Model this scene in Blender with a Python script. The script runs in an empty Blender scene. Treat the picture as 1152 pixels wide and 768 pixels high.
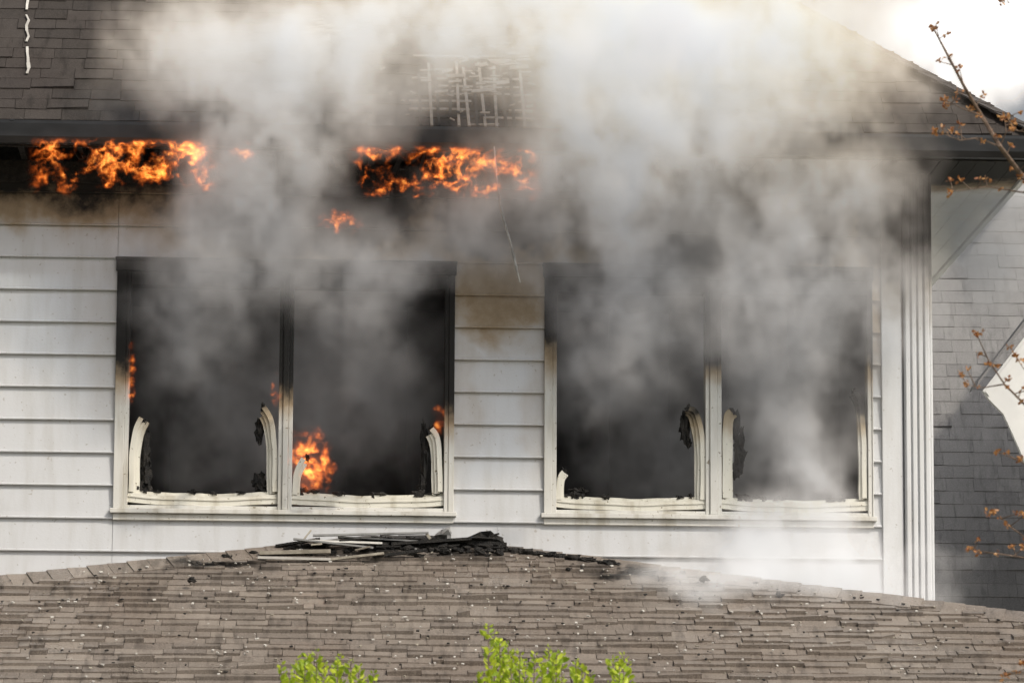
import bpy, math, random
from mathutils import Vector, Matrix, noise as mnoise
random.seed(7)
rad=math.radians
sc=bpy.context.scene
sc.view_settings.view_transform='Standard'
sc.view_settings.look='None'
sc.view_settings.exposure=0

# ------------------------------------------------------------------ camera
YAW,PITCH,ROLL=rad(3.0),rad(9.0),rad(0.3)
FPX=4800.0; DIST=30.0; Z0=6.1
F=Vector((math.sin(YAW)*math.cos(PITCH),math.cos(YAW)*math.cos(PITCH),math.sin(PITCH)))
R0=Vector((math.cos(YAW),-math.sin(YAW),0)); U0=R0.cross(F)
R=R0*math.cos(ROLL)+U0*math.sin(ROLL); U=-R0*math.sin(ROLL)+U0*math.cos(ROLL)
C=Vector((0,0,Z0))-F*DIST
cam=bpy.data.cameras.new("camera"); co=bpy.data.objects.new("camera",cam)
sc.collection.objects.link(co); sc.camera=co
co.matrix_world=Matrix(((R.x,U.x,-F.x,C.x),(R.y,U.y,-F.y,C.y),(R.z,U.z,-F.z,C.z),(0,0,0,1)))
cam.lens=36*FPX/1152; cam.sensor_width=36; cam.clip_start=0.5; cam.clip_end=3000
cam.dof.use_dof=True; cam.dof.focus_distance=DIST; cam.dof.aperture_fstop=11

# survey helpers: photo measurement -> world coordinates on a given real plane
def ray(u,v):
    return (F+R*((u-576)/FPX)+U*((384-v)/FPX))
def S(u,v,y=0.0):
    d=ray(u,v); t=(y-C.y)/d.y; return C+d*t
def Sp(u,v,p,n):
    d=ray(u,v); t=(p-C).dot(n)/d.dot(n); return C+d*t
def X(u,y=0.0,v=430): return S(u,v,y).x
def Zv(v,u=320,y=0.0): return S(u,v,y).z

# ------------------------------------------------------------------ helpers
class NT:
    def __init__(s,t): s.t=t; s.n=t.nodes; s.l=t.links
    def put(s,sock,val):
        if isinstance(val,bpy.types.NodeSocket): s.l.new(val,sock)
        elif val is not None: sock.default_value=val
    def math(s,op,a,b=None,c=None,clamp=False):
        n=s.n.new('ShaderNodeMath'); n.operation=op; n.use_clamp=clamp
        s.put(n.inputs[0],a)
        if b is not None: s.put(n.inputs[1],b)
        if c is not None: s.put(n.inputs[2],c)
        return n.outputs[0]
    def vm(s,op,a,b=None,scale=None):
        n=s.n.new('ShaderNodeVectorMath'); n.operation=op
        s.put(n.inputs[0],a)
        if b is not None: s.put(n.inputs[1],b)
        if scale is not None: s.put(n.inputs['Scale'],scale)
        return n.outputs['Value'] if op in('LENGTH','DISTANCE','DOT_PRODUCT') else n.outputs['Vector']
    def mr(s,v,a,b,c=0.0,d=1.0,smooth=True):
        n=s.n.new('ShaderNodeMapRange'); n.interpolation_type='SMOOTHSTEP' if smooth else 'LINEAR'
        s.put(n.inputs[0],v)
        for i,k in enumerate((a,b,c,d)): s.put(n.inputs[1+i],k)
        return n.outputs[0]
    def noise(s,vec,scale,detail=2,rough=.5,dist=0,col=False):
        n=s.n.new('ShaderNodeTexNoise'); 
        if vec is not None: s.put(n.inputs['Vector'],vec)
        n.inputs['Scale'].default_value=scale; n.inputs['Detail'].default_value=detail
        n.inputs['Roughness'].default_value=rough; n.inputs['Distortion'].default_value=dist
        return n.outputs['Color'] if col else n.outputs[0]
    def sep(s,v):
        n=s.n.new('ShaderNodeSeparateXYZ'); s.put(n.inputs[0],v); return n.outputs
    def mix(s,f,a,b):
        n=s.n.new('ShaderNodeMix'); n.data_type='RGBA'
        s.put(n.inputs[0],f); s.put(n.inputs[6],a); s.put(n.inputs[7],b); return n.outputs[2]
    def blob(s,pos,c,r,inner=0.25):
        d=s.vm('LENGTH',s.vm('MULTIPLY',s.vm('SUBTRACT',pos,tuple(c)),tuple(1/k for k in r)))
        return s.mr(d,inner,1.0,1.0,0.0)

def c4(c): return (c[0],c[1],c[2],1)
def newmat(name):
    m=bpy.data.materials.new(name); m.use_nodes=True
    b=m.node_tree.nodes['Principled BSDF']; return m,NT(m.node_tree),b
def geo(nt): return nt.n.new('ShaderNodeNewGeometry')
def bump(nt,b,h,strength=.3,dist=.01):
    n=nt.n.new('ShaderNodeBump'); n.inputs['Strength'].default_value=strength; n.inputs['Distance'].default_value=dist
    nt.l.new(h,n.inputs['Height']); nt.l.new(n.outputs[0],b.inputs['Normal'])

def simple(name,c1,c2,rough=.6,scale=8,island=0.0,bs=.2,bd=.005,stretch=(1,1,1)):
    m,nt,b=newmat(name); g=geo(nt)
    p=nt.vm('MULTIPLY',g.outputs['Position'],stretch)
    f=nt.noise(p,scale,3,.6)
    f=nt.mr(f,.3,.7)
    if island>0:
        f=nt.math('ADD',nt.math('MULTIPLY',f,1-island),nt.math('MULTIPLY',g.outputs['Random Per Island'],island))
    nt.l.new(nt.mix(f,c4(c1),c4(c2)),b.inputs['Base Color'])
    b.inputs['Roughness'].default_value=rough
    bump(nt,b,nt.noise(p,scale*6,2,.6),bs,bd)
    return m

def sooted(name,base,blobs,rough=.45,zfull=None,zfade=None,dirt=.25,tanw=.45,tan=(.36,.27,.17),warp=.55):
    """painted surface that turns tan then black where the fire reached it"""
    m,nt,b=newmat(name); g=geo(nt); P=g.outputs['Position']
    w=nt.vm('SCALE',nt.vm('SUBTRACT',nt.noise(P,2.2,3,.65,col=True),(.5,.5,.5)),scale=warp)
    PW=nt.vm('ADD',P,w)
    f=None
    if zfull is not None:
        f=nt.mr(nt.sep(PW)[2],zfade,zfull)
    for c,r,st in blobs:
        k=nt.math('MULTIPLY',nt.blob(PW,c,r,.3),st)
        f=k if f is None else nt.math('MAXIMUM',f,k)
    if f is None: f=nt.math('MULTIPLY',P,0)
    streak=nt.noise(nt.vm('MULTIPLY',P,(9,9,1.2)),1.0,4,.6)
    fine=nt.noise(P,14,4,.7)
    f2=nt.math('ADD',f,nt.math('MULTIPLY',nt.math('SUBTRACT',fine,.5),nt.math('MULTIPLY',f,.7)))
    weather=nt.math('MULTIPLY',nt.mr(streak,.42,.75),dirt)
    spots=nt.math('MULTIPLY',nt.mr(nt.noise(P,38,2,.5),.66,.76),min(1,dirt*1.5))
    col=nt.mix(weather,c4(base),c4([base[0]*.62,base[1]*.58,base[2]*.50]))
    col=nt.mix(spots,col,c4((.22,.18,.12)))
    col=nt.mix(nt.mr(f2,.02,tanw),col,c4(tan))
    col=nt.mix(nt.mr(f2,tanw*.7,.85),col,c4((.012,.011,.010)))
    nt.l.new(col,b.inputs['Base Color'])
    nt.put(b.inputs['Roughness'],nt.mr(f2,.1,.8,rough,.85))
    bump(nt,b,nt.noise(P,60,2,.65),.25,.003)
    return m

class MB:
    def __init__(s): s.v=[];s.f=[];s.m=[]
    def box(s,x0,x1,y0,y1,z0,z1,m=0):
        i=len(s.v); s.v+=[(x0,y0,z0),(x1,y0,z0),(x1,y1,z0),(x0,y1,z0),(x0,y0,z1),(x1,y0,z1),(x1,y1,z1),(x0,y1,z1)]
        for q in((3,2,1,0),(4,5,6,7),(0,1,5,4),(1,2,6,5),(2,3,7,6),(3,0,4,7)): s.f.append([i+k for k in q]); s.m.append(m)
    def obox(s,c,ax,ay,az,m=0):
        i=len(s.v); c=Vector(c)
        for sx,sy,sz in((-1,-1,-1),(1,-1,-1),(1,1,-1),(-1,1,-1),(-1,-1,1),(1,-1,1),(1,1,1),(-1,1,1)):
            s.v.append(tuple(c+ax*sx+ay*sy+az*sz))
        for q in((3,2,1,0),(4,5,6,7),(0,1,5,4),(1,2,6,5),(2,3,7,6),(3,0,4,7)): s.f.append([i+k for k in q]); s.m.append(m)
    def bar(s,a,b,w,h,m=0,up=Vector((0,0,1))):
        a=Vector(a);b=Vector(b);d=(b-a);L=d.length/2
        d.normalize(); sd=d.cross(up)
        if sd.length<1e-3: sd=d.cross(Vector((0,1,0)))
        sd.normalize(); uu=sd.cross(d)
        s.obox((a+b)/2,d*L,sd*w/2,uu*h/2,m)
    def extr_x(s,prof,x0,x1,m=0):
        i=len(s.v);n=len(prof)
        for x in(x0,x1):
            for (y,z) in prof: s.v.append((x,y,z))
        for k in range(n):
            j=(k+1)%n; s.f.append([i+k,i+n+k,i+n+j,i+j]); s.m.append(m)
        s.f.append([i+k for k in range(n)]); s.m.append(m)
        s.f.append([i+n+k for k in reversed(range(n))]); s.m.append(m)
    def extr_y(s,prof,y0,y1,m=0):
        i=len(s.v);n=len(prof)
        for y in(y0,y1):
            for (x,z) in prof: s.v.append((x,y,z))
        for k in range(n):
            j=(k+1)%n; s.f.append([i+k,i+n+k,i+n+j,i+j]); s.m.append(m)
        s.f.append([i+k for k in range(n)]); s.m.append(m)
        s.f.append([i+n+k for k in reversed(range(n))]); s.m.append(m)
    def poly(s,pts,m=0):
        i=len(s.v); s.v+=[tuple(p) for p in pts]; s.f.append(list(range(i,i+len(pts)))); s.m.append(m)
    def tube(s,pts,rads,sides=6,m=0):
        i0=len(s.v); n=len(pts)
        for k,p in enumerate(pts):
            p=Vector(p); d=(Vector(pts[min(k+1,n-1)])-Vector(pts[max(k-1,0)])).normalized()
            a=d.cross(Vector((0.3,1,0.1))).normalized(); b=d.cross(a)
            for j in range(sides):
                t=2*math.pi*j/sides; s.v.append(tuple(p+(a*math.cos(t)+b*math.sin(t))*rads[k]))
        for k in range(n-1):
            for j in range(sides):
                a=i0+k*sides+j; b=i0+k*sides+(j+1)%sides
                s.f.append([a,b,b+sides,a+sides]); s.m.append(m)
        s.f.append([i0+j for j in range(sides)][::-1]); s.m.append(m)
        s.f.append([i0+(n-1)*sides+j for j in range(sides)]); s.m.append(m)
    def lump(s,c,r,m=0,rough=.35,seed=0,n=8):
        i0=len(s.v); c=Vector(c); rings=n//2+1
        for a in range(rings+1):
            th=math.pi*a/rings
            for b in range(n):
                ph=2*math.pi*b/n
                d=Vector((math.sin(th)*math.cos(ph),math.sin(th)*math.sin(ph),math.cos(th)))
                k=1+rough*2*mnoise.noise(d*1.9+Vector((seed*3.1,seed,0)))
                s.v.append((c.x+d.x*r[0]*k,c.y+d.y*r[1]*k,c.z+d.z*r[2]*k))
        for a in range(rings):
            for b in range(n):
                p=i0+a*n+b;q=i0+a*n+(b+1)%n
                s.f.append([p,p+n,q+n,q]); s.m.append(m)
    def strip(s,pts,w,y0,y1,m=0):
        P=[Vector((p[0],0,p[1])) for p in pts]; n=len(P); i=len(s.v)
        for k,p in enumerate(P):
            d=(P[min(k+1,n-1)]-P[max(k-1,0)]).normalized(); o=Vector((d.z,0,-d.x))*w/2
            for q in(p-o,p+o):
                s.v.append((q.x,y0,q.z)); s.v.append((q.x,y1,q.z))
        for k in range(n-1):
            a=i+4*k;b=a+4
            for q in((0,2),(2,3),(3,1),(1,0)):
                s.f.append([a+q[0],a+q[1],b+q[1],b+q[0]]); s.m.append(m)
        s.f.append([i,i+1,i+3,i+2]); s.m.append(m)
        e=i+4*(n-1); s.f.append([e,e+2,e+3,e+1]); s.m.append(m)
    def obj(s,name,mats,parent=None,bevel=0,smooth=False):
        me=bpy.data.meshes.new(name); me.from_pydata(s.v,[],s.f)
        for m in mats: me.materials.append(m)
        me.polygons.foreach_set('material_index',s.m)
        if smooth: me.polygons.foreach_set('use_smooth',[True]*len(s.f))
        me.update()
        o=bpy.data.objects.new(name,me); sc.collection.objects.link(o)
        if parent: o.parent=parent
        if bevel:
            b=o.modifiers.new('bevel','BEVEL'); b.width=bevel; b.segments=2; b.limit_method='ANGLE'
        return o
def empty(name):
    o=bpy.data.objects.new(name,None); sc.collection.objects.link(o); return o

house=empty("burning_house")

# ------------------------------------------------------------------ key dimensions
WIN=[dict(x0=X(130),x1=X(511),op=[(X(146),X(314)),(X(330),X(500))]),
     dict(x0=X(612),x1=X(981),op=[(X(626),X(793)),(X(811),X(975))])]
zTop=Zv(308,320); zOpT=Zv(324,320); zOpB=Zv(556,320); zBot=Zv(579,320)
xCor=X(1045); xCb=X(990)
EY=-0.62
zGT=S(400,140,EY-.1).z; zGB=S(400,167,EY-.1).z
zWallTop=zGB+.02
xR=S(1172,165,EY).x
GX0=-6.5   # left extent of the house

# ------------------------------------------------------------------ materials
SB=[((X(330),0,Zv(215)),(2.2*.75,1,.85),1.0),((X(560),0,Zv(235)),(.75,1,.60),1.0),
    ((X(800),0,Zv(230)),(1.7,1,.95),1.15),((X(1010),0,Zv(230)),(.5,1,.75),.95),
    ((X(1000),0,Zv(330)),(.5,1,.8),.4),((X(560),0,Zv(330)),(.60,1,.60),.42),
    ((X(120),0,Zv(400)),(.35,1,1.0),.13),((X(515),0,Zv(430)),(.25,1,1.2),.16),((X(608),0,Zv(430)),(.25,1,1.2),.16),
    ((X(500),0,Zv(600)),(2.2,1,.25),.07),((X(860),0,Zv(620)),(1.2,1,.3),.12)]
m_siding=sooted("sooted_white_siding",(.60,.61,.625),SB,zfull=Zv(185),zfade=Zv(290),dirt=.3)
m_trim=sooted("sooted_white_casing",(.66,.65,.61),[((X(137),0,Zv(320)),(.35,1,.95),1.3),((X(322),0,Zv(335)),(.3,1,1.0),1.4),
    ((X(505),0,Zv(330)),(.3,1,1.25),1.4),((X(615),0,Zv(320)),(.3,1,.8),.9),((X(802),0,Zv(330)),(.3,1,.75),1.2),((X(985),0,Zv(320)),(.3,1,.95),1.0)],
    zfull=Zv(322),zfade=Zv(395),dirt=.8,warp=.3,tanw=.5)
m_corner=sooted("sooted_corner_board",(.66,.67,.68),[],zfull=Zv(200,1030),zfade=Zv(430,1030),tan=(.3,.27,.23),dirt=.3)
m_vinyl=sooted("melted_vinyl",(.72,.70,.62),[],zfull=Zv(425),zfade=Zv(505),dirt=.8,tan=(.45,.36,.24),rough=.4,warp=.35)
m_char=simple("charred_wood",(.006,.006,.006),(.03,.026,.022),.8,20,bs=.8,bd=.02)
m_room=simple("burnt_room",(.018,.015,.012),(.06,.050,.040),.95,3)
m_gutter=simple("scorched_gutter",(.010,.011,.013),(.035,.036,.04),.35,3,stretch=(.5,1,1))
m_lgutter=simple("painted_gutter",(.33,.35,.33),(.42,.44,.42),.35,4)
m_white=simple("white_paint",(.66,.66,.65),(.76,.76,.74),.5,3)
m_soffit=sooted("soffit_boards",(.82,.81,.79),[((xCor,-.3,zGB),(1.4,1.2,1),1.0)],dirt=.3)
m_wood=simple("debris_wood",(.12,.10,.075),(.5,.46,.38),.7,12,island=.6)
m_chip=simple("pale_chips",(.35,.33,.3),(.75,.73,.68),.6,10,island=.7)

def shingle_mat(name,a,b,c,rough,charc=None,spec=.5):
    m,nt,bs=newmat(name); g=geo(nt); P=g.outputs['Position']
    bs.inputs['Specular IOR Level'].default_value=spec
    col=nt.mix(g.outputs['Random Per Island'],c4(a),c4(b))
    col=nt.mix(nt.mr(nt.noise(P,1.1,3,.6),.4,.7),col,c4(c))
    grit=nt.noise(P,120,2,.7)
    col=nt.mix(nt.mr(grit,.35,.75,0,.5),col,c4([k*1.9 for k in b]))
    st=nt.noise(nt.vm('MULTIPLY',P,(14,3,3)),1.0,3,.65)
    col=nt.mix(nt.mr(st,.5,.72,0,.55),col,c4([k*.55 for k in a]))
    if charc:
        w=nt.vm('SCALE',nt.vm('SUBTRACT',nt.noise(P,3,4,.7,col=True),(.5,.5,.5)),scale=.5)
        PW=nt.vm('ADD',P,w); f=None
        for cc,r in charc:
            k=nt.blob(PW,cc,r,.2); f=k if f is None else nt.math('MAXIMUM',f,k)
        col=nt.mix(f,col,c4((.010,.009,.009)))
    nt.l.new(col,bs.inputs['Base Color'])
    nt.put(bs.inputs['Roughness'],nt.mr(nt.noise(P,2.5,3,.6),.3,.7,rough-.15,rough+.2))
    bump(nt,bs,grit,.5,.004)
    return m

# ------------------------------------------------------------------ walls
mb=MB()
WT=.14
def wallbox(x0,x1,z0,z1): mb.box(x0,x1,0,WT,z0,z1,0)
wallbox(GX0,WIN[0]['x0']+.03,0,zWallTop)
wallbox(WIN[0]['x1']-.03,WIN[1]['x0']+.03,0,zWallTop)
wallbox(WIN[1]['x1']-.03,xCor-.02,0,zWallTop)
for w in WIN:
    wallbox(w['x0']+.03,w['x1']-.03,0,zBot+.02); wallbox(w['x0']+.03,w['x1']-.03,zTop-.02,zWallTop)
mb.box(xCor-.16,xCor-.02,WT,9,0,zWallTop,1); mb.box(GX0,GX0+.14,WT,9,0,zWallTop,1); mb.box(GX0+.14,xCor-.16,8.86,9,0,zWallTop,1)
mb.obj("wall_sheathing",[m_siding,m_white],house)

# room interior
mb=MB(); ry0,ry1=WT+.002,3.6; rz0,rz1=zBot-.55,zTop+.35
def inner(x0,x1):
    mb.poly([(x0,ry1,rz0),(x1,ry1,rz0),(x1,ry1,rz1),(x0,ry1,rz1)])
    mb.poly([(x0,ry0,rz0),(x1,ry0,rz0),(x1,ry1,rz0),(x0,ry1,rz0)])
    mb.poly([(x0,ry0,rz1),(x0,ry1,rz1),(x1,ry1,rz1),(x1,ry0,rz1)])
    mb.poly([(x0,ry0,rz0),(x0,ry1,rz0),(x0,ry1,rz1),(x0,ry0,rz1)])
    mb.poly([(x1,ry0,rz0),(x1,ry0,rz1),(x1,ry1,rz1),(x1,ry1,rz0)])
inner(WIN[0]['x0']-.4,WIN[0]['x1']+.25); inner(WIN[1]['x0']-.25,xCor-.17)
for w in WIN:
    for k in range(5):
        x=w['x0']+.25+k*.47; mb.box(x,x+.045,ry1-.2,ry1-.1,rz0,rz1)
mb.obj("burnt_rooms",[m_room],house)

# lap siding
mb=MB(); EXP=.2295; zr=Zv(583,60)
def board(x0,x1,zb,zt,zrow):
    def yy(z): return -.029+(z-zrow)/EXP*.019
    if zb-zrow<.005:
        prof=[(-.004,zb),(-.036,zb),(-.038,zb+.005),(-.037,zb+.011),(-.029,zb+.015),(yy(zt),zt),(-.004,zt)]
    else: prof=[(-.004,zb),(yy(zb),zb),(yy(zt),zt),(-.004,zt)]
    mb.extr_x(prof,x0,x1)
k=-6
XJ=X(130)
while True:
    zb=zr+k*EXP; zt=min(zb+EXP-.001,zWallTop-.002)
    if zb>zWallTop-.03: break
    cuts=[zb]+[c for c in(zBot+.004,zTop-.004) if zb+.01<c<zt-.01]+[zt]
    for a,b in zip(cuts[:-1],cuts[1:]):
        mid=(a+b)/2
        if zBot<mid<zTop:
            segs=[(GX0,WIN[0]['x0']+.004),(WIN[0]['x1']-.004,WIN[1]['x0']+.004),(WIN[1]['x1']-.004,xCb+.004)]
        else:
            segs=[(GX0,XJ-.0015),(XJ+.0015,X(560)if k%2 else X(690)),((X(560) if k%2 else X(690))+.002,xCb+.004)]
        for s0,s1 in segs: board(s0,s1,a,b,zb)
    k+=1
mb.obj("lap_siding",[m_siding],house)

# window casings, frames, sills, melted sashes
for w in WIN:
    mb=MB(); zs=zBot
    mb.box(w['x0'],w['op'][0][0]-.030,-.052,.0,zs+.03,zTop)
    mb.box(w['op'][1][1]+.030,w['x1'],-.052,.0,zs+.03,zTop)
    mb.box(w['x0']-.01,w['x1']+.01,-.056,0,zTop,zTop+.075)
    mb.box(w['x0']-.015,w['x1']+.015,-.07,0,zTop+.075,zTop+.095)
    mb.box(w['x0']-.02,w['x1']+.02,-.075,0,zs-.004,zs+.028)
    mb.box(w['x0']+.0,w['x1']-.0,-.045,-.003,zs-.05,zs-.006)
    for (a,b) in w['op']:
        mb.box(a-.030,a,-.044,.10,zs+.03,zTop-.002)
        mb.box(b,b+.030,-.044,.10,zs+.03,zTop-.002)
        mb.box(a,b,-.040,.10,zOpT,zTop-.003)
        mb.box(a-.03,b+.03,-.036,.12,zs+.029,zs+.055)
    a1,b0=w['op'][0][1]+.03,w['op'][1][0]-.03
    if b0>a1: mb.box(a1+.001,b0-.001,-.058,.06,zs+.03,zTop-.001)
    mb.obj("window_casing",[m_trim],house,bevel=.004)
    mb=MB()
    for oi,(a,b) in enumerate(w['op']):
        ph=random.random()*6
        pts=[(a+(b-a)*t/16, zs+.088+.022*(2*t/16-1)**2+.0025*math.sin(t*.9+ph)) for t in range(17)]
        mb.strip(pts,.066,-.020,.06)
        mb.strip([(p[0],p[1]+.008) for p in pts],.010,-.028,-.0195)
        pts=[(p[0],p[1]+.046+.002*math.sin(i*1.7+ph)) for i,p in enumerate(pts)]
        mb.strip(pts,.022,.012,.05)
        for j in range(12):
            q=pts[random.choice([0,1,2,3,12,13,14,15,7,9,5])]
            mb.lump((q[0]+random.uniform(-.04,.04),.02,q[1]+.015),(random.uniform(.01,.05),.02,random.uniform(.008,.025)),1,.7,seed=j*3+oi+ph,n=8)
    mb.obj("sash_bottom_rail",[m_vinyl,m_char],house,bevel=.003)

def melted(pts,name,lay=3,blobs=(),w=.034):
    mb=MB()
    P=[(X(u,0),Zv(v,u)) for u,v in pts]
    Q=[]
    for i in range(len(P)-1):
        for t in range(4):
            f=t/4; p0=P[max(i-1,0)];p1=P[i];p2=P[i+1];p3=P[min(i+2,len(P)-1)]
            q=[.5*((2*p1[j])+(-p0[j]+p2[j])*f+(2*p0[j]-5*p1[j]+4*p2[j]-p3[j])*f*f+(-p0[j]+3*p1[j]-3*p2[j]+p3[j])*f**3) for j in(0,1)]
            Q.append(tuple(q))
    Q.append(P[-1])
    inward=1 if Q[-1][0]>Q[0][0]+.0 else -1
    for l in range(lay):
        off=l*.020*(-inward)
        jj=random.random()*5
        cut=0 if l==0 else random.randint(0,2)
        mb.strip([(x+off+.002*math.sin(z*21+jj),z-l*.012-.004*random.random()) for x,z in Q][cut:],w,-.030+.017*l,.035+.01*l,0)
    for i,(u,v,ru,rv) in enumerate(blobs):
        mb.lump((X(u),.05,Zv(v,u)),(ru/160,.03,rv/170),1,.6,seed=i+u,n=10)
        for j in range(6):
            mb.lump((X(u)+random.uniform(-1,1)*ru/170,.05,Zv(v,u)+random.uniform(-1,1)*rv/150),(ru/300,.02,rv/480),1,.7,seed=i+j+u,n=8)
    tx,tz=Q[0]
    for j in range(3): mb.lump((tx-inward*random.uniform(-.01,.03),.0,tz-random.uniform(-.02,.03)),(.013,.02,.016),1,.7,seed=j+tx,n=8)
    mb.obj(name,[m_vinyl,m_char],house,bevel=.002)
melted([(160,470),(153,486),(150,515),(150,553)],"melted_sash_jamb",3,[(165,500,5,22),(167,535,6,16)])
melted([(297,458),(306,474),(310,505),(311,553)],"melted_sash_jamb",3,[(293,485,4,14),(293,542,7,9)])
melted([(343,516),(338,524),(334,536),(333,556)],"melted_sash_jamb",2,[])
melted([(486,482),(492,492),(495,515),(496,553)],"melted_sash_jamb",3,[(479,510,4,30),(476,545,4,10)])
melted([(634,531),(630,537),(629,548),(629,562)],"melted_sash_jamb",2,[(652,552,8,4)])
melted([(775,459),(784,466),(790,500),(790,562)],"melted_sash_jamb",3,[(772,482,5,18)])
melted([(821,462),(816,470),(815,505),(815,560)],"melted_sash_jamb",3,[(828,480,4,16),(832,510,6,22),(830,528,4,10)])
melted([(962,442),(968,455),(971,500),(971,560)],"melted_sash_jamb",2,[(964,560,5,5)])

# corner board + fluted pilaster
mb=MB(); zc0=Zv(676,1030)-.25; zc1=zWallTop-.003
mb.box(xCb+.006,X(1014),-.048,0,zc0,zc1)
x=X(1016); xe=xCor; mb.box(x,xe,-.06,.0,zc0,zc1)
nfl=4; wf=(xe-x)/nfl
for i in range(nfl):
    mb.box(x+i*wf+wf*.16,x+(i+1)*wf-wf*.16,-.082,-.0605,zc0,zc1)
mb.box(xCor,xCor+.02,-.055,.12,zc0,zc1-.001)
mb.obj("corner_pilaster",[m_corner],house,bevel=.006)

mb=MB()
mb.box(GX0,xCor-.0,-.05,-.004,zWallTop-.16,zWallTop-.003)
mb.obj("frieze_board",[m_char],house,bevel=.005)

# eave: soffit, rafters, gutter
mb=MB()
for i in range(26):
    xx=GX0+.2+i*.406
    if xx<xCor: mb.box(xx,xx+.04,EY+.02,-.002,zGB+.02,zGB+.13,0)
mb.box(GX0,xR-.02,EY+.0,EY+.03,zGB+.0,zGT-.01,0)
for i in range(60):
    xx=random.uniform(X(60),X(1000)); l=random.uniform(.02,.12)
    mb.bar((xx,random.uniform(-.5,-.1),zGB+.03),(xx+random.uniform(-.1,.1),random.uniform(-.5,-.1),zGB+.03-l),random.uniform(.01,.05),.012,0)
mb.obj("charred_rafter_tails",[m_char],house)
mb=MB()
gp=[(EY-.001,zGB+.01),(EY-.07,zGB+.01),(EY-.105,zGB+.05),(EY-.115,zGT-.03),(EY-.115,zGT-.008),(EY-.100,zGT-.008),(EY-.100,zGT-.035),(EY-.001,zGB+.03)]
mb.extr_x(gp,GX0,xR)
for i in range(9): mb.box(GX0+.6+i*1.2,GX0+.63+i*1.2,EY-.119,EY-.001,zGT-.016,zGT-.004)
mb.obj("eave_gutter",[m_gutter],house)
mb=MB()
zs=zGB+.015
nb=5; bw=(xR-.04-(xCor+.022))/nb
for i in range(nb):
    mb.box(xCor+.022+i*bw,xCor+.022+(i+1)*bw-.004,EY+.035,9.6,zs,zs+.018,0)
mb.box(xCor+.021,xCor+.06,.2,9.5,zs-.09,zs-.002,0)
mb.box(GX0,xCor+.02,EY+.035,-.052,zs+.16,zs+.178,1)
mb.box(xR-.035,xR-.0,EY+.032,9.6,zs-.02,zGT-.05,2)
mb.obj("eave_soffit",[m_soffit,m_char,m_white,m_gutter],house)

# ------------------------------------------------------------------ shingles
def shingle_field(mb,eave,tdir,n,xr,courses,exp,hipl,hipr,skip=None,wr=(.12,.3),th=(.006,.018),jit=.012,m=0):
    for i in range(courses):
        s0=i*exp; x=xr[0]-random.random()*.2
        while x<xr[1]:
            w=random.uniform(*wr); a,b=x,x+w-.003; x+=w
            lo,hi=hipl(s0+exp*.5),hipr(s0+exp*.5)
            if b<lo+.02 or a>hi-.02: continue
            a=max(a,lo);b=min(b,hi)
            if skip and skip((a+b)/2,s0): continue
            t=random.uniform(*th); j=random.uniform(-jit,jit); t2=t+random.uniform(-.004,.005)
            if random.random()<.06: t2+=.014
            P=[]
            for (xx,ss,h) in((a,s0+j,t),(b,s0+j+random.uniform(-.004,.004),t2),(b,s0+exp*1.25,.004),(a,s0+exp*1.25,.004)):
                P.append(eave+Vector((xx,0,0))+tdir*ss+n*h)
            q=[eave+Vector((a,0,0))+tdir*(s0+j)+n*(-.002),eave+Vector((b,0,0))+tdir*(s0+j)+n*(-.002)]
            i0=len(mb.v); mb.v+=[tuple(p) for p in P+q]
            mb.f+= [[i0,i0+1,i0+2,i0+3],[i0+4,i0+5,i0+1,i0],[i0+4,i0,i0+3],[i0+5,i0+2,i0+1]]
            mb.m+=[m]*4

# upper roof
UP=.83; th=math.atan(UP); tU=Vector((0,math.cos(th),math.sin(th))); nU=Vector((0,-math.sin(th),math.cos(th)))
RUN=5.1; zR=zGT+.005
eU=Vector((0,EY-.03,zR)); RL=RUN/math.cos(th)
apx=Vector((xR-RUN,EY+RUN,zR+RUN*UP))
m_shU=shingle_mat("charred_shingles",(.030,.026,.023),(.058,.050,.045),(.037,.030,.027),.75,
    [((X(520),0,zR+.6),(.9,3,.8))],spec=.25)
mb=MB()
LX=GX0-.4
PX0=Sp(468,110,eU,nU).x; PX1=Sp(592,110,eU,nU).x; PZ0=Sp(530,142,eU,nU).z; PZ1=Sp(530,66,eU,nU).z
def skipU(x,s):
    p=eU+tU*s
    return PX0<x<PX1 and PZ0<p.z<PZ1
shingle_field(mb,eU,tU,nU,(LX,xR),int(RL/.155),.155,lambda s:LX,lambda s:xR-s*math.cos(th),skipU,wr=(.2,.33),th=(.006,.016))
c0=Vector((LX,EY-.03,zR-.004)); c1=Vector((xR,EY-.03,zR-.004)); rl=Vector((LX,EY+RUN,zR+RUN*UP-.004)); 
off=-nU*.02
mb.poly([c0+off,c1+off,apx+off,rl+off],1)
bk=Vector((xR,EY+2*RUN,zR)); bl=Vector((LX,EY+2*RUN,zR))
mb.poly([c1,bk,apx],1); mb.poly([bk,bl,rl,apx],1)
N=44
for i in range(N):
    a=c1.lerp(apx,i/N)+Vector((0,0,.02)); b=c1.lerp(apx,(i+1.25)/N)+Vector((0,0,.012))
    mb.bar(a,b,.24,.012,0)
mb.box(LX,xR,EY-.06,EY+.02,zR-.018,zR-.006,0)
mb.obj("upper_roof",[m_shU,m_char],house)
mb=MB()
ax0=PX0; ax1=PX1
s0=(Sp(530,143,eU,nU)-eU).dot(tU); s1=(Sp(530,66,eU,nU)-eU).dot(tU)
def roofp(x,s,h): return Vector((x,eU.y,eU.z))+tU*s+nU*h
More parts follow.
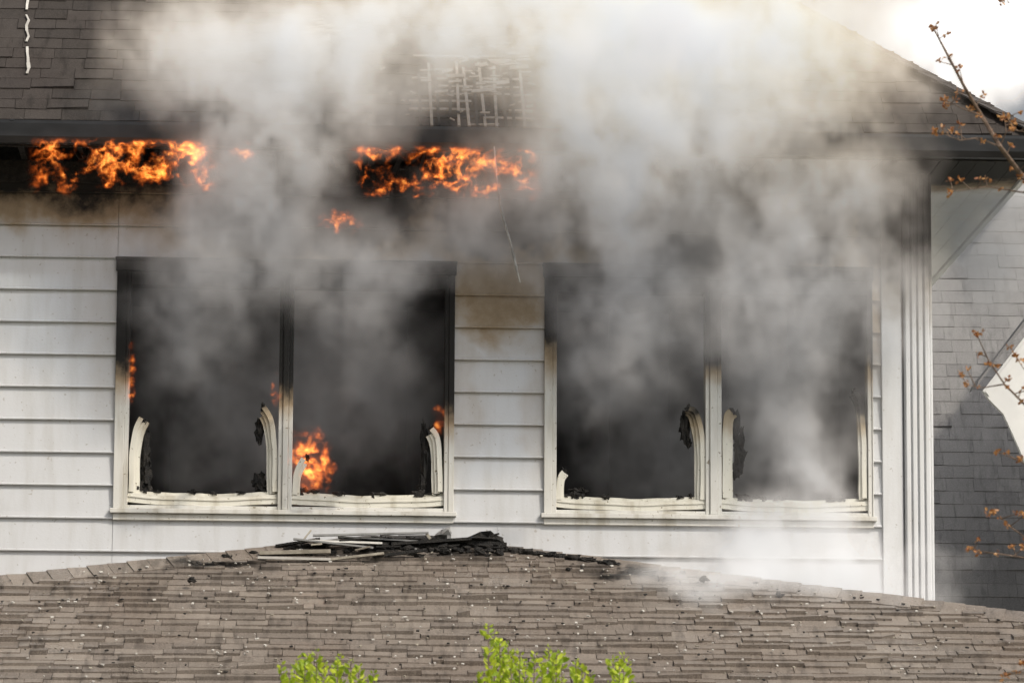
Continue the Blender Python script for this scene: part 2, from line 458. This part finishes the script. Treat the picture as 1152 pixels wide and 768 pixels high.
for i in range(10):
    s=s0+(s1-s0)*i/9.; x=ax0+random.uniform(-.06,.06)
    while x<ax1:
        l=random.uniform(.12,.45)
        if random.random()<.9:
            mb.bar(roofp(x,s+random.uniform(-.008,.008),.012),roofp(min(x+l,ax1+.05),s+random.uniform(-.012,.012),.012+random.uniform(-.004,.006)),random.uniform(.016,.034),.012,random.choice((0,1,1,1,1)),up=nU)
        x+=l+random.choice((0,0,.03))
for i in range(12):
    x=ax0+(ax1-ax0)*(i+random.uniform(.3,.6))/12
    mb.bar(roofp(x,s0-.03,.022),roofp(x+random.uniform(-.02,.02),s1+random.uniform(-.2,.02),.022),.02,.010,random.choice((0,0,1,1)),up=nU)
for i in range(70):
    s=random.uniform(s0,s1+.35); x=random.gauss((ax0+ax1)/2,.4)
    c=roofp(x,s,random.uniform(.03,.045))
    l=random.uniform(.02,.08); mb.bar(c,c+Vector((random.uniform(-l,l)*1.6,0,0))+tU*random.uniform(-.02,.02)+nU*.01,random.uniform(.01,.03),.006,random.choice((0,1,1)),up=nU)
for (u0,v0,n) in((365,38,26),(540,78,20),(550,100,10)):
    for i in range(n):
        c=Sp(u0+random.gauss(0,26),v0+random.gauss(0,6),eU,nU)+nU*.03
        mb.bar(c,c+Vector((random.uniform(.04,.14),0,0))+nU*random.uniform(0,.02),random.uniform(.02,.06),.008,1,up=nU)
m_bat=simple("scorched_battens",(.17,.135,.10),(.42,.33,.25),.8,20,island=.5)
mb.obj("exposed_battens",[m_char,m_bat],house)
mb=MB()
q=[Sp(31+random.uniform(-1.5,1.5),v,eU,nU)+nU*.022 for v in range(-40,98,6)]
for a,b in zip(q[:-1],q[1:]):
    if random.random()<.8: mb.bar(a,b,random.uniform(.008,.026),.006,0,up=nU)
mb.obj("melted_flashing",[m_chip],house)

mb=MB()
pts=[S(u,v,-.75) for u,v in((556,165),(560,215),(566,245),(574,272),(580,298),(585,318))]
mb.tube(pts,[.006,.007,.008,.007,.010,.004],6)
mb.obj("hanging_wire",[simple("ashy_wire",(.2,.19,.17),(.4,.38,.34),.6,10)],house)

# ------------------------------------------------------------------ porch roof
PS=.5; tp=math.atan(PS); tP=Vector((0,math.cos(tp),math.sin(tp))); nP=Vector((0,-math.sin(tp),math.cos(tp)))
ax=X(455); apz=Zv(607,455,-.05)
L=2.45; ye=-.05-L; pz=apz-L*PS; W=8.0
eP=Vector((0,ye,pz)); PLs=L/math.cos(tp)
m_shP=shingle_mat("weathered_shingles",(.125,.107,.093),(.25,.216,.185),(.155,.126,.104),.38,
    [((X(480),-.3,apz),(1.35,.9,.24)),((X(700),-.6,apz-.25),(.5,.35,.10)),((X(250),-.5,apz-.25),(.6,.35,.10))])
mb=MB()
shingle_field(mb,eP,tP,nP,(-7.5,8.2),int(PLs/.105)+1,.105,lambda s:ax-W*(1-s/PLs),lambda s:ax+W*(1-s/PLs),None,wr=(.06,.36),th=(.006,.036),jit=.014)
A=Vector((ax,-.05,apz-.004)); e0=Vector((ax-W,ye,pz-.004)); e1=Vector((ax+W,ye,pz-.004))
mb.poly([e0,e1,A],1); mb.poly([A,e1,Vector((ax+W,-.05,pz-.004))],0); mb.poly([e0,A,Vector((ax-W,-.05,pz-.004))],0)
for sgn,e in((-1,e0),(1,e1)):
    n=60
    for i in range(n):
        a=e.lerp(A,i/n)+Vector((0,0,.022)); b=e.lerp(A,(i+1.3)/n)+Vector((0,0,.010+random.uniform(-.004,.01)))
        mb.bar(a,b,.20,.010,0,up=nP)
x=-7.5
while x<8.2:
    w=random.uniform(.28,.34); mb.box(x,x+w-.006,ye-.035,ye+.06,pz-.02,pz+.008+random.uniform(0,.006),0); x+=w
mb.obj("porch_roof",[m_shP,m_char],house)
mb=MB()
mb.extr_x([(ye-.012,pz-.14),(ye-.09,pz-.14),(ye-.125,pz-.09),(ye-.13,pz-.042),(ye-.13,pz-.026),(ye-.112,pz-.026),(ye-.112,pz-.06),(ye-.012,pz-.10)],-7.6,8.3)
mb.obj("porch_gutter",[m_lgutter],house)
mb=MB()
mb.box(-7.5,8.2,ye-.01,ye+.02,pz-.18,pz-.022,0)
mb.box(-7.5,8.2,ye+.021,-.05,pz-.18,pz-.16,0)
fy=ye+.5
mb.box(-7.2,-3.0,fy,fy+.14,0,pz-.181,0); mb.box(-3.0,-1.0,fy,fy+.14,0,.9,0); mb.box(-3.0,-1.0,fy,fy+.14,2.3,pz-.181,0)
mb.box(-1.0,1.6,fy,fy+.14,0,pz-.181,0); mb.box(1.6,3.6,fy,fy+.14,0,.9,0); mb.box(1.6,3.6,fy,fy+.14,2.3,pz-.181,0); mb.box(3.6,8,fy,fy+.14,0,pz-.181,0)
mb.box(-3,-1,fy+.06,fy+.08,.9,2.3,1); mb.box(1.6,3.6,fy+.06,fy+.08,.9,2.3,1)
mb.obj("lower_storey",[m_white,m_gutter],house)

# debris
def onP(x,s,h=0): return Vector((x,0,0))+eP+tP*s+nP*h
mb=MB()
for i in range(1300):
    x=random.uniform(-4,4.2); s=random.random()**.8*PLs*.97
    if abs(x-ax)>W*(1-s/PLs): continue
    r=random.uniform(.003,.012); c=onP(x,s,.03)
    a=random.random()*6; d=Vector((math.cos(a),math.sin(a)*.9,math.sin(a)*.4))
    mb.bar(c-d*r,c+d*r,r*1.2,.004+r*.3,random.choice((0,0,0,1,1,2)),up=nP)
for i in range(300):
    x=ax+random.gauss(.30,.55); s=PLs-.05-abs(random.gauss(0,.13))
    s=min(s,PLs*(1-abs(x-ax)/W)-.0)
    r=random.uniform(.008,.028); c=onP(x,s,.02+r*.4)
    mb.lump(c,(r*1.5,r,r*.7),1,.6,seed=i,n=7)
def P2(u,v,y=-.25): return S(u,v,y)
def pb(u0,v0,u1,v1,w,h,m,y=-.25,y1=None): mb.bar(P2(u0,v0,y),P2(u1,v1,y if y1 is None else y1),w,h,m)
pb(352,602,482,599,.05,.012,3); pb(480,600,484,606,.03,.02,2); pb(338,611,350,596,.03,.010,2)
pb(346,608,430,611,.06,.014,0,-.3); pb(292,622,372,620,.07,.026,2,-.42); pb(290,627,372,629,.05,.018,0,-.5); pb(372,629,432,622,.05,.016,2,-.5)
pb(420,626,480,618,.05,.02,1,-.45); pb(310,614,360,606,.08,.015,1); pb(440,612,530,606,.08,.02,1); pb(505,608,570,612,.06,.02,1,-.2)
pb(330,606,420,616,.05,.012,3,-.35); pb(380,604,470,609,.09,.01,3,-.2)
for i in range(12):
    u=random.uniform(330,540); v=609+random.uniform(-5,9)
    pb(u,v,u+random.uniform(-30,30),v+random.uniform(-6,5),random.uniform(.02,.05),.010,random.choice((1,1,2,3)),random.uniform(-.5,-.15))
mb.lump(P2(545,607,-.15),(.14,.12,.035),1,.6,3,10); mb.lump(P2(500,603,-.15),(.06,.1,.05),3,.6,5,10)
for (u,v,r) in((877,669,.03),(968,676,.035),(640,640,.02),(792,651,.03),(215,652,.025)):
    mb.lump(P2(u,v,-1.0),(r,r,r*.7),1,.6,u,8)
m_grey=simple("ashy_sheet",(.14,.14,.14),(.35,.35,.34),.5,10,island=.5)
mb.obj("fire_debris",[m_chip,m_char,m_wood,m_grey],None)

# ------------------------------------------------------------------ neighbouring house
nb_=empty("neighbouring_house")
m_shN=shingle_mat("grey_shingles",(.12,.117,.118),(.20,.196,.194),(.15,.147,.146),.38)
SL=math.radians(62); tN=Vector((0,math.cos(SL),math.sin(SL))); nN=Vector((0,-math.sin(SL),math.cos(SL)))
nx0=X(1020,10.5)-1.5
zt_=S(1150,150,13.5).z; zb_=S(1150,700,10.5).z-.8
eN=Vector((0,10.5,zb_)); LN=(zt_-zb_)/math.sin(SL)
mb=MB()
shingle_field(mb,eN,tN,nN,(nx0,nx0+8),int(LN/.155),.155,lambda s:nx0,lambda s:nx0+8,None,wr=(.2,.34),th=(.006,.014),jit=.003)
mb.poly([eN+Vector((nx0,0,0)),eN+Vector((nx0+8,0,0)),eN+Vector((nx0+8,0,0))+tN*LN,eN+Vector((nx0,0,0))+tN*LN],0)
mb.obj("mansard_roof",[m_shN],nb_)
yt=10.5+LN*math.cos(SL)
mb=MB(); mb.box(nx0,nx0+8,10.7,18,0,zb_,0)
mb.box(nx0,nx0+8,yt+.1,18,zb_,zt_-.02,0); mb.obj("house_body",[m_white],nb_)
# gable wing with a rake descending to the left
gy=8.5
def g2(u,v): p=S(u,v,gy); return (p.x,p.z)
T0=g2(1099,430); T1=g2(1160,350); dx,dz=T1[0]-T0[0],T1[1]-T0[1]; far=(T0[0]+dx*5,T0[1]+dz*5)
mb=MB()
q1=g2(1097,436)
mb.extr_y([T0,q1,(far[0],far[1]-.14),far],gy-.10,gy+.35,1)
m1=g2(1105,440); m2=g2(1112,450); m3=g2(1128,466); m4=g2(1140,492); m5=g2(1154,524); m6=g2(1172,590)
mb.extr_y([m1,m2,m3,m4,m5,m6,(m6[0]+1.2,m6[1]),(far[0],far[1]-.2)],gy-.04,gy+.02,0)
mb.extr_y([(m1[0]+.02,m1[1]-.01),(m1[0]+.05,m1[1]-.05),(far[0],far[1]-.36),(far[0],far[1]-.30)],gy-.07,gy-.041,0)
mb.obj("gable_eave",[m_white,m_shN],nb_)
mb=MB()
wx=S(1200,430,gy).x; tz=T0[1]+(wx-T0[0])*dz/dx-.2
mb.extr_y([(wx,tz),(wx,0),(far[0],0),(far[0],far[1]-.2)],gy+.021,gy+2,0)
mb.obj("gable_wall",[m_white],nb_)

# ------------------------------------------------------------------ ground
mb=MB(); mb.poly([(-1500,-1500,0),(1500,-1500,0),(1500,1500,0),(-1500,1500,0)])
mb.obj("ground",[simple("ash_strewn_lawn",(.10,.11,.06),(.20,.19,.14),.9,.8)])

# ------------------------------------------------------------------ shrub
def leafmat(name,a,b,tr=.5):
    m,nt,bs=newmat(name); g=geo(nt)
    col=nt.mix(g.outputs['Random Per Island'],c4(a),c4(b)); nt.l.new(col,bs.inputs['Base Color']); bs.inputs['Roughness'].default_value=.45
    t=nt.n.new('ShaderNodeBsdfTranslucent'); nt.l.new(col,t.inputs['Color'])
    ms=nt.n.new('ShaderNodeMixShader'); ms.inputs[0].default_value=tr
    nt.l.new(bs.outputs[0],ms.inputs[1]); nt.l.new(t.outputs[0],ms.inputs[2])
    nt.l.new(ms.outputs[0],nt.n['Material Output'].inputs['Surface']); return m
m_leaf=leafmat("spring_leaves",(.28,.42,.03),(.72,.80,.08),.45)
m_bark=simple("bark",(.10,.065,.045),(.2,.14,.10),.8,30)
def leaf(mb,c,d,l,w,m):
    d=d.normalized(); s=d.cross(Vector((random.uniform(-1,1),random.uniform(-1,1),random.uniform(-.2,1)))).normalized(); n=d.cross(s)
    P=[c,c+d*l*.35+s*w*.5+n*w*.15,c+d*l*.75+s*w*.42+n*w*.1,c+d*l-n*w*.1,c+d*l*.75-s*w*.42+n*w*.1,c+d*l*.35-s*w*.5+n*w*.15]
    i=len(mb.v); mb.v+=[tuple(p) for p in P]; mb.f+=[[i,i+1,i+2,i+3],[i,i+3,i+4,i+5]]; mb.m+=[m,m]
def shrub(name,tips,base_u,y):
    mb=MB(); base=S(base_u,760,y); base.z=0
    def sprig(tip,ln):
        mid=base.lerp(tip,.72)+Vector((random.uniform(-.05,.05),random.uniform(-.1,.1),0)); mid.x=tip.x*.75+mid.x*.25
        pts=[base,base.lerp(mid,.5)+Vector((random.uniform(-.1,.1),random.uniform(-.1,.1),0)),mid,mid.lerp(tip,.6),tip]
        mb.tube(pts,[.014,.010,.006,.003,.0012],5,1)
        segs=int(ln/.012)
        for k in range(segs):
            f=k/segs; c=tip.lerp(mid,min(1,f*ln/(tip-mid).length))
            for j in range(2):
                a=random.random()*6.28; d=Vector((math.cos(a),math.sin(a),random.uniform(.3,1.3)))
                sz=random.uniform(.022,.042)*(.55+.45*min(1,k/3))
                leaf(mb,c+d*.004,d,sz,sz*.55,0)
    for (u,v) in tips: sprig(S(u,v,y+random.uniform(-.15,.15)),.5)
    for i in range(30):
        u=random.uniform(min(t[0] for t in tips)-10,max(t[0] for t in tips)+10); sprig(S(u,random.uniform(765,850),y+random.uniform(-.35,.35)),.5)
    mb.obj(name,[m_leaf,m_bark])
shrub("green_shrub",[(316,748),(334,741),(346,736),(356,734),(365,744),(384,738),(404,750),(420,758),(376,752),(343,746),(395,744),(325,756),(350,742),(380,746)],365,-13.5)
shrub("green_shrub",[(549,705),(556,713),(562,721),(572,725),(585,734),(601,737),(618,729),(626,735),(632,735),(648,744),(690,740),(702,738),(706,746),(664,758),(566,740),(540,758),(610,748),(590,744),(655,750),(697,748),(575,735),(622,744)],620,-13.5)

# ------------------------------------------------------------------ budding tree
mb=MB(); ty=-14.5
m_bud=leafmat("russet_buds",(.35,.12,.04),(.65,.36,.14),.4)
base=S(1420,700,ty); base=Vector((base.x,ty,0))
trunk=[base,base+Vector((.05,.03,1.2)),base+Vector((-.04,0,2.4)),base+Vector((-.1,.05,3.6)),base+Vector((-.05,0,4.8)),base+Vector((.02,0,6))]
mb.tube(trunk,[.11,.09,.075,.06,.04,.02],10,0)
def trz(z):
    z=max(.3,min(5.8,z)); 
    for a,b in zip(trunk[:-1],trunk[1:]):
        if a.z<=z<=b.z: return a.lerp(b,(z-a.z)/(b.z-a.z))
def budcl(c,n,s):
    for k in range(n):
        o=Vector([random.gauss(0,1) for _ in range(3)])*s*.45
        leaf(mb,c+o*.6,Vector((random.uniform(-1,1),random.uniform(-1,1),random.uniform(-.6,1))),s*random.uniform(.8,1.4),s*.7,1)
def twig(pp,r0,start=None,side=True,dens=1.0):
    P=[S(u,v,ty+random.uniform(-.1,.1)) for u,v in pp]
    if start is None: P=[trz(P[0].z-.5)]+P
    n=len(P); mb.tube(P,[r0*(1-.75*i/(n-1)) for i in range(n)],6,0)
    for a,b in zip(P[1:-1] if n>2 else P[:-1],P[2:] if n>2 else P[1:]):
        for k in range(3):
            c=a.lerp(b,random.random()); 
            if side and random.random()<.8*dens:
                d=Vector((random.uniform(-1,1),random.uniform(-.4,.4),random.uniform(-.2,1))).normalized()*random.uniform(.02,.07)
                mb.tube([c,c+d],[.002,.0012],4,0); budcl(c+d,random.randint(4,9),.014)
            else: budcl(c,4,.011)
    budcl(P[-1],10,.016)
twig([(1190,235),(1150,198),(1125,165),(1104,130),(1085,98),(1065,60),(1050,32)],.012)
twig([(1104,130),(1082,122),(1062,112)],.003,1); twig([(1125,165),(1132,148),(1130,132)],.003,1); twig([(1125,165),(1100,155),(1080,158),(1052,147)],.003,1)
twig([(1160,150),(1150,148),(1138,146)],.003)
twig([(1210,240),(1160,218),(1110,210),(1068,216)],.005)
twig([(1180,480),(1150,452),(1130,432),(1112,405),(1098,374)],.006)
twig([(1130,432),(1105,436),(1088,433)],.003,1); twig([(1170,440),(1152,415),(1142,400)],.003)
twig([(1180,540),(1150,520),(1122,508)],.004)
twig([(1200,640),(1160,610),(1135,590),(1118,576)],.004); twig([(1200,650),(1160,628),(1120,622),(1092,618)],.004,)
twig([(1200,20),(1165,8),(1125,2)],.003); twig([(1200,700),(1160,750),(1130,760)],.004)
for i in range(16):
    z=random.uniform(2,5.8); p=trz(z); a=random.uniform(-1.3,1.3); l=random.uniform(.4,1.0)
    d=Vector((math.cos(a),math.sin(a),.7)).normalized(); q=p+d*l
    mb.tube([p,p.lerp(q,.5)+Vector((0,0,.04)),q],[.012,.007,.002],6,0)
    for k in range(8): budcl(p.lerp(q,random.uniform(.3,1))+Vector((0,0,.02)),5,.013)
mb.obj("budding_tree",[m_bark,m_bud])

# ------------------------------------------------------------------ volumes via geometry nodes
def volume_obj(name,lo,hi,res,build,mat):
    me=bpy.data.meshes.new(name); me.from_pydata([lo],[],[]) 
    o=bpy.data.objects.new(name,me); sc.collection.objects.link(o)
    ng=bpy.data.node_groups.new(name,'GeometryNodeTree')
    ng.interface.new_socket('Geometry',in_out='INPUT',socket_type='NodeSocketGeometry')
    ng.interface.new_socket('Geometry',in_out='OUTPUT',socket_type='NodeSocketGeometry')
    out=ng.nodes.new('NodeGroupOutput'); vc=ng.nodes.new('GeometryNodeVolumeCube')
    vc.inputs['Min'].default_value=lo; vc.inputs['Max'].default_value=hi
    for a,r in zip('XYZ',res): vc.inputs['Resolution '+a].default_value=r
    nt=NT(ng); pos=ng.nodes.new('GeometryNodeInputPosition').outputs[0]
    d=build(nt,pos); nt.put(vc.inputs['Density'],d)
    sm=ng.nodes.new('GeometryNodeSetMaterial'); sm.inputs['Material'].default_value=mat
    ng.links.new(vc.outputs[0],sm.inputs[0]); ng.links.new(sm.outputs[0],out.inputs[0])
    me.materials.append(mat)
    md=o.modifiers.new('gn','NODES'); md.node_group=ng
    return o

# smoke: scattering plus a small emissive glow standing in for multiple scattering inside the cloud
m_smoke=bpy.data.materials.new("smoke"); m_smoke.use_nodes=True
t=m_smoke.node_tree; t.nodes.clear(); nt=NT(t)
out=t.nodes.new('ShaderNodeOutputMaterial'); vs=t.nodes.new('ShaderNodeVolumeScatter'); ve=t.nodes.new('ShaderNodeEmission'); va=t.nodes.new('ShaderNodeAddShader')
at=t.nodes.new('ShaderNodeAttribute'); at.attribute_name='density'; dn=at.outputs['Fac']
sp=nt.sep(geo(nt).outputs['Position'])
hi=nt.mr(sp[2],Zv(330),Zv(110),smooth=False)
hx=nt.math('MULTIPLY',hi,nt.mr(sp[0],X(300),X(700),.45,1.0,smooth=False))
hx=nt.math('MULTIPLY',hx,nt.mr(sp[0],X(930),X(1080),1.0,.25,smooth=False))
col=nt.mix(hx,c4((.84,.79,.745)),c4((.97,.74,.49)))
nt.l.new(col,vs.inputs['Color']); nt.l.new(dn,vs.inputs['Density']); vs.inputs['Anisotropy'].default_value=0.0
g1=nt.mr(sp[1],-.35,.15,1.0,.34,smooth=False)  # glow dimmed indoors, in place of real shade
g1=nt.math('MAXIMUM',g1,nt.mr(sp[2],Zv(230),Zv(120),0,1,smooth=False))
g2_=nt.mr(sp[2],Zv(260),Zv(60),.14,.38,smooth=False)  # glow strengthened with height, as if better lit
gx=nt.math('MULTIPLY',nt.mr(sp[0],X(940),X(1090),0,.42,smooth=False),nt.mr(sp[2],Zv(200),Zv(80),0,1,smooth=False))  # added glow that whitens the haze at upper right
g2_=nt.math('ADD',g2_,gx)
steam_glow=nt.mr(sp[2],Zv(500),Zv(610),0,.30,smooth=False)  # added glow low down so the steam looks brightly lit
nt.l.new(col,ve.inputs['Color']); nt.put(ve.inputs['Strength'],nt.math('MULTIPLY',dn,nt.math('MULTIPLY',g1,nt.math('ADD',g2_,steam_glow))))
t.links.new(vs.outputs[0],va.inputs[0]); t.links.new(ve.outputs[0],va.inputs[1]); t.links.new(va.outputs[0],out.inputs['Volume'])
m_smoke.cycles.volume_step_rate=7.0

def B(u,v,ru,rv,s,y=-.7,ry=.6):
    p=S(u,v,y); return ((p.x,p.y,p.z),(ru/155,ry,rv/155),s)
SM=[ # left plume
 B(215,365,90,90,1.1,-.15,.5),B(250,270,130,95,1.7,-.5,.6),B(290,190,140,100,2.0,-.8,.7),B(240,70,160,110,1.9,-1.0,.8),
 B(400,300,130,90,1.4,-.4,.5),B(420,400,110,90,.6,0,.5),
 B(380,80,190,110,2.3,-1.0,.8),B(480,20,150,70,2.0,-1.0,.8),
 # centre / right plume
 B(560,250,150,90,1.3,-.5,.5),B(690,330,100,140,2.0,-.4,.5),B(670,430,80,80,1.3,-.1,.4),B(700,190,190,110,2.8,-.9,.7),
 B(760,90,230,140,4.0,-1.1,.8),B(620,20,210,100,3.2,-1.1,.8),B(870,310,150,150,2.2,-.6,.6),B(930,200,150,110,2.0,-.6,.6),
 B(900,440,140,150,1.6,-.1,.5),B(960,70,150,100,1.3,-.9,.7),B(820,20,210,110,3.2,-1.0,.8),B(1110,20,190,120,5.0,1.0,.7),
 B(1000,330,90,130,.9,-.4,.5),B(1120,260,110,140,1.6,.9,.7),
 # haze inside the rooms
 B(320,420,280,220,1.1,.9,.7),B(790,430,280,220,1.3,.9,.7),
 # steam on the porch roof
 B(880,612,110,65,3.6,-.55,.5),B(820,650,120,45,3.0,-.9,.5),B(915,540,60,110,2.4,-.35,.35),B(980,660,130,50,3.0,-.9,.5)]
def smoke_density(nt,pos):
    w=nt.vm('SCALE',nt.vm('SUBTRACT',nt.noise(pos,1.3,2,.5,col=True),(.5,.5,.5)),scale=.9)
    w2=nt.vm('SCALE',nt.vm('SUBTRACT',nt.noise(pos,4.2,3,.55,col=True),(.5,.5,.5)),scale=.45)
    pw=nt.vm('ADD',nt.vm('ADD',pos,w),w2)
    tot=None
    for c,r,s in SM:
        k=nt.math('MULTIPLY',nt.blob(pw,c,r,.0),s)
        tot=k if tot is None else nt.math('ADD',tot,k)
    st=nt.vm('MULTIPLY',pw,(1.35,1.2,.85))
    n=nt.noise(st,2.4,8,.68,.5)
    det=nt.mr(n,.40,.66,0.06,2.7,smooth=False)
    d=nt.math('MULTIPLY',tot,det)
    d=nt.math('SUBTRACT',nt.math('MULTIPLY',d,1.65),.08)
    return nt.math('MAXIMUM',d,0.0)
lo=(-4.6,-1.9,Zv(690)-.1); hiC=(4.9,1.5,Zv(-40)+.3)
rs=.045
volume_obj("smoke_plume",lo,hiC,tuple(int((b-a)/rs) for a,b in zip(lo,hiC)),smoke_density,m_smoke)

# flames
m_fire=bpy.data.materials.new("flame"); m_fire.use_nodes=True
t=m_fire.node_tree; t.nodes.clear(); nt=NT(t)
out=t.nodes.new('ShaderNodeOutputMaterial'); em=t.nodes.new('ShaderNodeEmission')
at=t.nodes.new('ShaderNodeAttribute'); at.attribute_name='density'; dn=at.outputs['Fac']
nt.l.new(nt.mix(nt.mr(dn,.3,1.0),c4((1,.17,.02)),c4((1,.38,.07))),em.inputs['Color'])
nt.l.new(nt.math('MULTIPLY',nt.math('MULTIPLY',dn,dn),44.0),em.inputs['Strength'])
t.links.new(em.outputs[0],out.inputs['Volume'])
m_fire.cycles.volume_step_rate=3.0
def fire(u0,u1,v0,v1,y,dy,seed,scale=9,kind='hang',thr=.075,r=.009):
    a=S(u0,v1,y); b=S(u1,v0,y)
    lo=(a.x,y-dy,a.z); hi=(b.x,y+dy,b.z)
    sz=(hi[0]-lo[0],2*dy,hi[2]-lo[2])
    def build(nt,pos):
        q=nt.vm('MULTIPLY',nt.vm('SUBTRACT',pos,lo),tuple(1/s for s in sz)); sx=nt.sep(q)
        p2=nt.vm('ADD',pos,(seed*3.7,0,seed*1.3))
        w=nt.vm('SCALE',nt.vm('SUBTRACT',nt.noise(p2,6,4,.65,col=True),(.5,.5,.5)),scale=.26)
        pw=nt.vm('ADD',p2,w)
        n=nt.noise(nt.vm('MULTIPLY',pw,(.75,.6,1.1)),scale,1,.5,.3)
        ridge=nt.math('SUBTRACT',1.0,nt.math('MULTIPLY',nt.math('ABSOLUTE',nt.math('SUBTRACT',n,.5)),1/thr))
        ridge=nt.math('MAXIMUM',ridge,0)
        ridge=nt.math('MULTIPLY',ridge,nt.mr(nt.noise(p2,22,3,.6),.3,.6,.35,1.15))
        big=nt.noise(p2,4.2,3,.6)
        if kind=='hang':
            lim=nt.mr(big,.34,.62,0.12,1)
            e=nt.mr(nt.math('ADD',sx[2],lim),.85,1.3)
            e=nt.math('MULTIPLY',e,nt.mr(sx[2],1.0,.9))
            env=nt.math('MULTIPLY',e,nt.math('MULTIPLY',nt.math('MULTIPLY',nt.mr(sx[0],0,.12),nt.mr(sx[0],1,.88)),nt.math('MULTIPLY',nt.mr(sx[1],0,.3),nt.mr(sx[1],1,.7))))
        else:
            qq=nt.vm('ADD',nt.vm('SUBTRACT',q,(.5,.5,.42)),nt.vm('SCALE',nt.vm('SUBTRACT',nt.noise(p2,14,3,.6,col=True),(.5,.5,.5)),scale=.75))
            env=nt.mr(nt.vm('LENGTH',qq),.12,.46,1,0)
            ridge=nt.math('MAXIMUM',ridge,.12)
        return nt.math('MULTIPLY',ridge,env)
    volume_obj("fire",lo,hi,tuple(max(12,int(s/r)) for s in sz),build,m_fire)
fire(26,254,157,222,EY-.24,.08,1)
fire(385,616,165,230,EY-.24,.08,2)
fire(350,420,228,264,-.75,.05,3,kind='b',scale=12,thr=.09)
fire(250,296,154,184,EY-.30,.05,4,kind='b',scale=12,thr=.09)
fire(306,388,462,562,.03,.12,5,kind='b',scale=11,thr=.12)
fire(140,156,362,470,-.07,.04,6,kind='b',scale=14,thr=.12)
fire(301,320,412,464,-.08,.04,7,kind='b',scale=14,thr=.14)
fire(484,504,440,490,-.07,.04,8,kind='b',scale=14,thr=.12)

# ------------------------------------------------------------------ light
sd=Vector((.50,-.55,.66)).normalized()
sl=bpy.data.lights.new("sun",'SUN'); sl.energy=2.1; sl.angle=rad(2.0); sl.color=(1,.91,.78)
so=bpy.data.objects.new("sun",sl); sc.collection.objects.link(so); so.rotation_euler=sd.to_track_quat('Z','Y').to_euler()
w=bpy.data.worlds.new("World"); sc.world=w; w.use_nodes=True
wn=w.node_tree; sky=wn.nodes.new('ShaderNodeTexSky'); sky.sky_type='NISHITA'; sky.sun_disc=False
sky.sun_elevation=math.asin(sd.z); sky.sun_rotation=math.atan2(sd.x,sd.y); sky.dust_density=6; sky.air_density=1; sky.ozone_density=.6
hs=wn.nodes.new('ShaderNodeHueSaturation'); hs.inputs['Saturation'].default_value=.28
wn.links.new(sky.outputs[0],hs.inputs['Color'])
wn.links.new(hs.outputs[0],wn.nodes['Background'].inputs[0]); wn.nodes['Background'].inputs[1].default_value=.115
print("done")
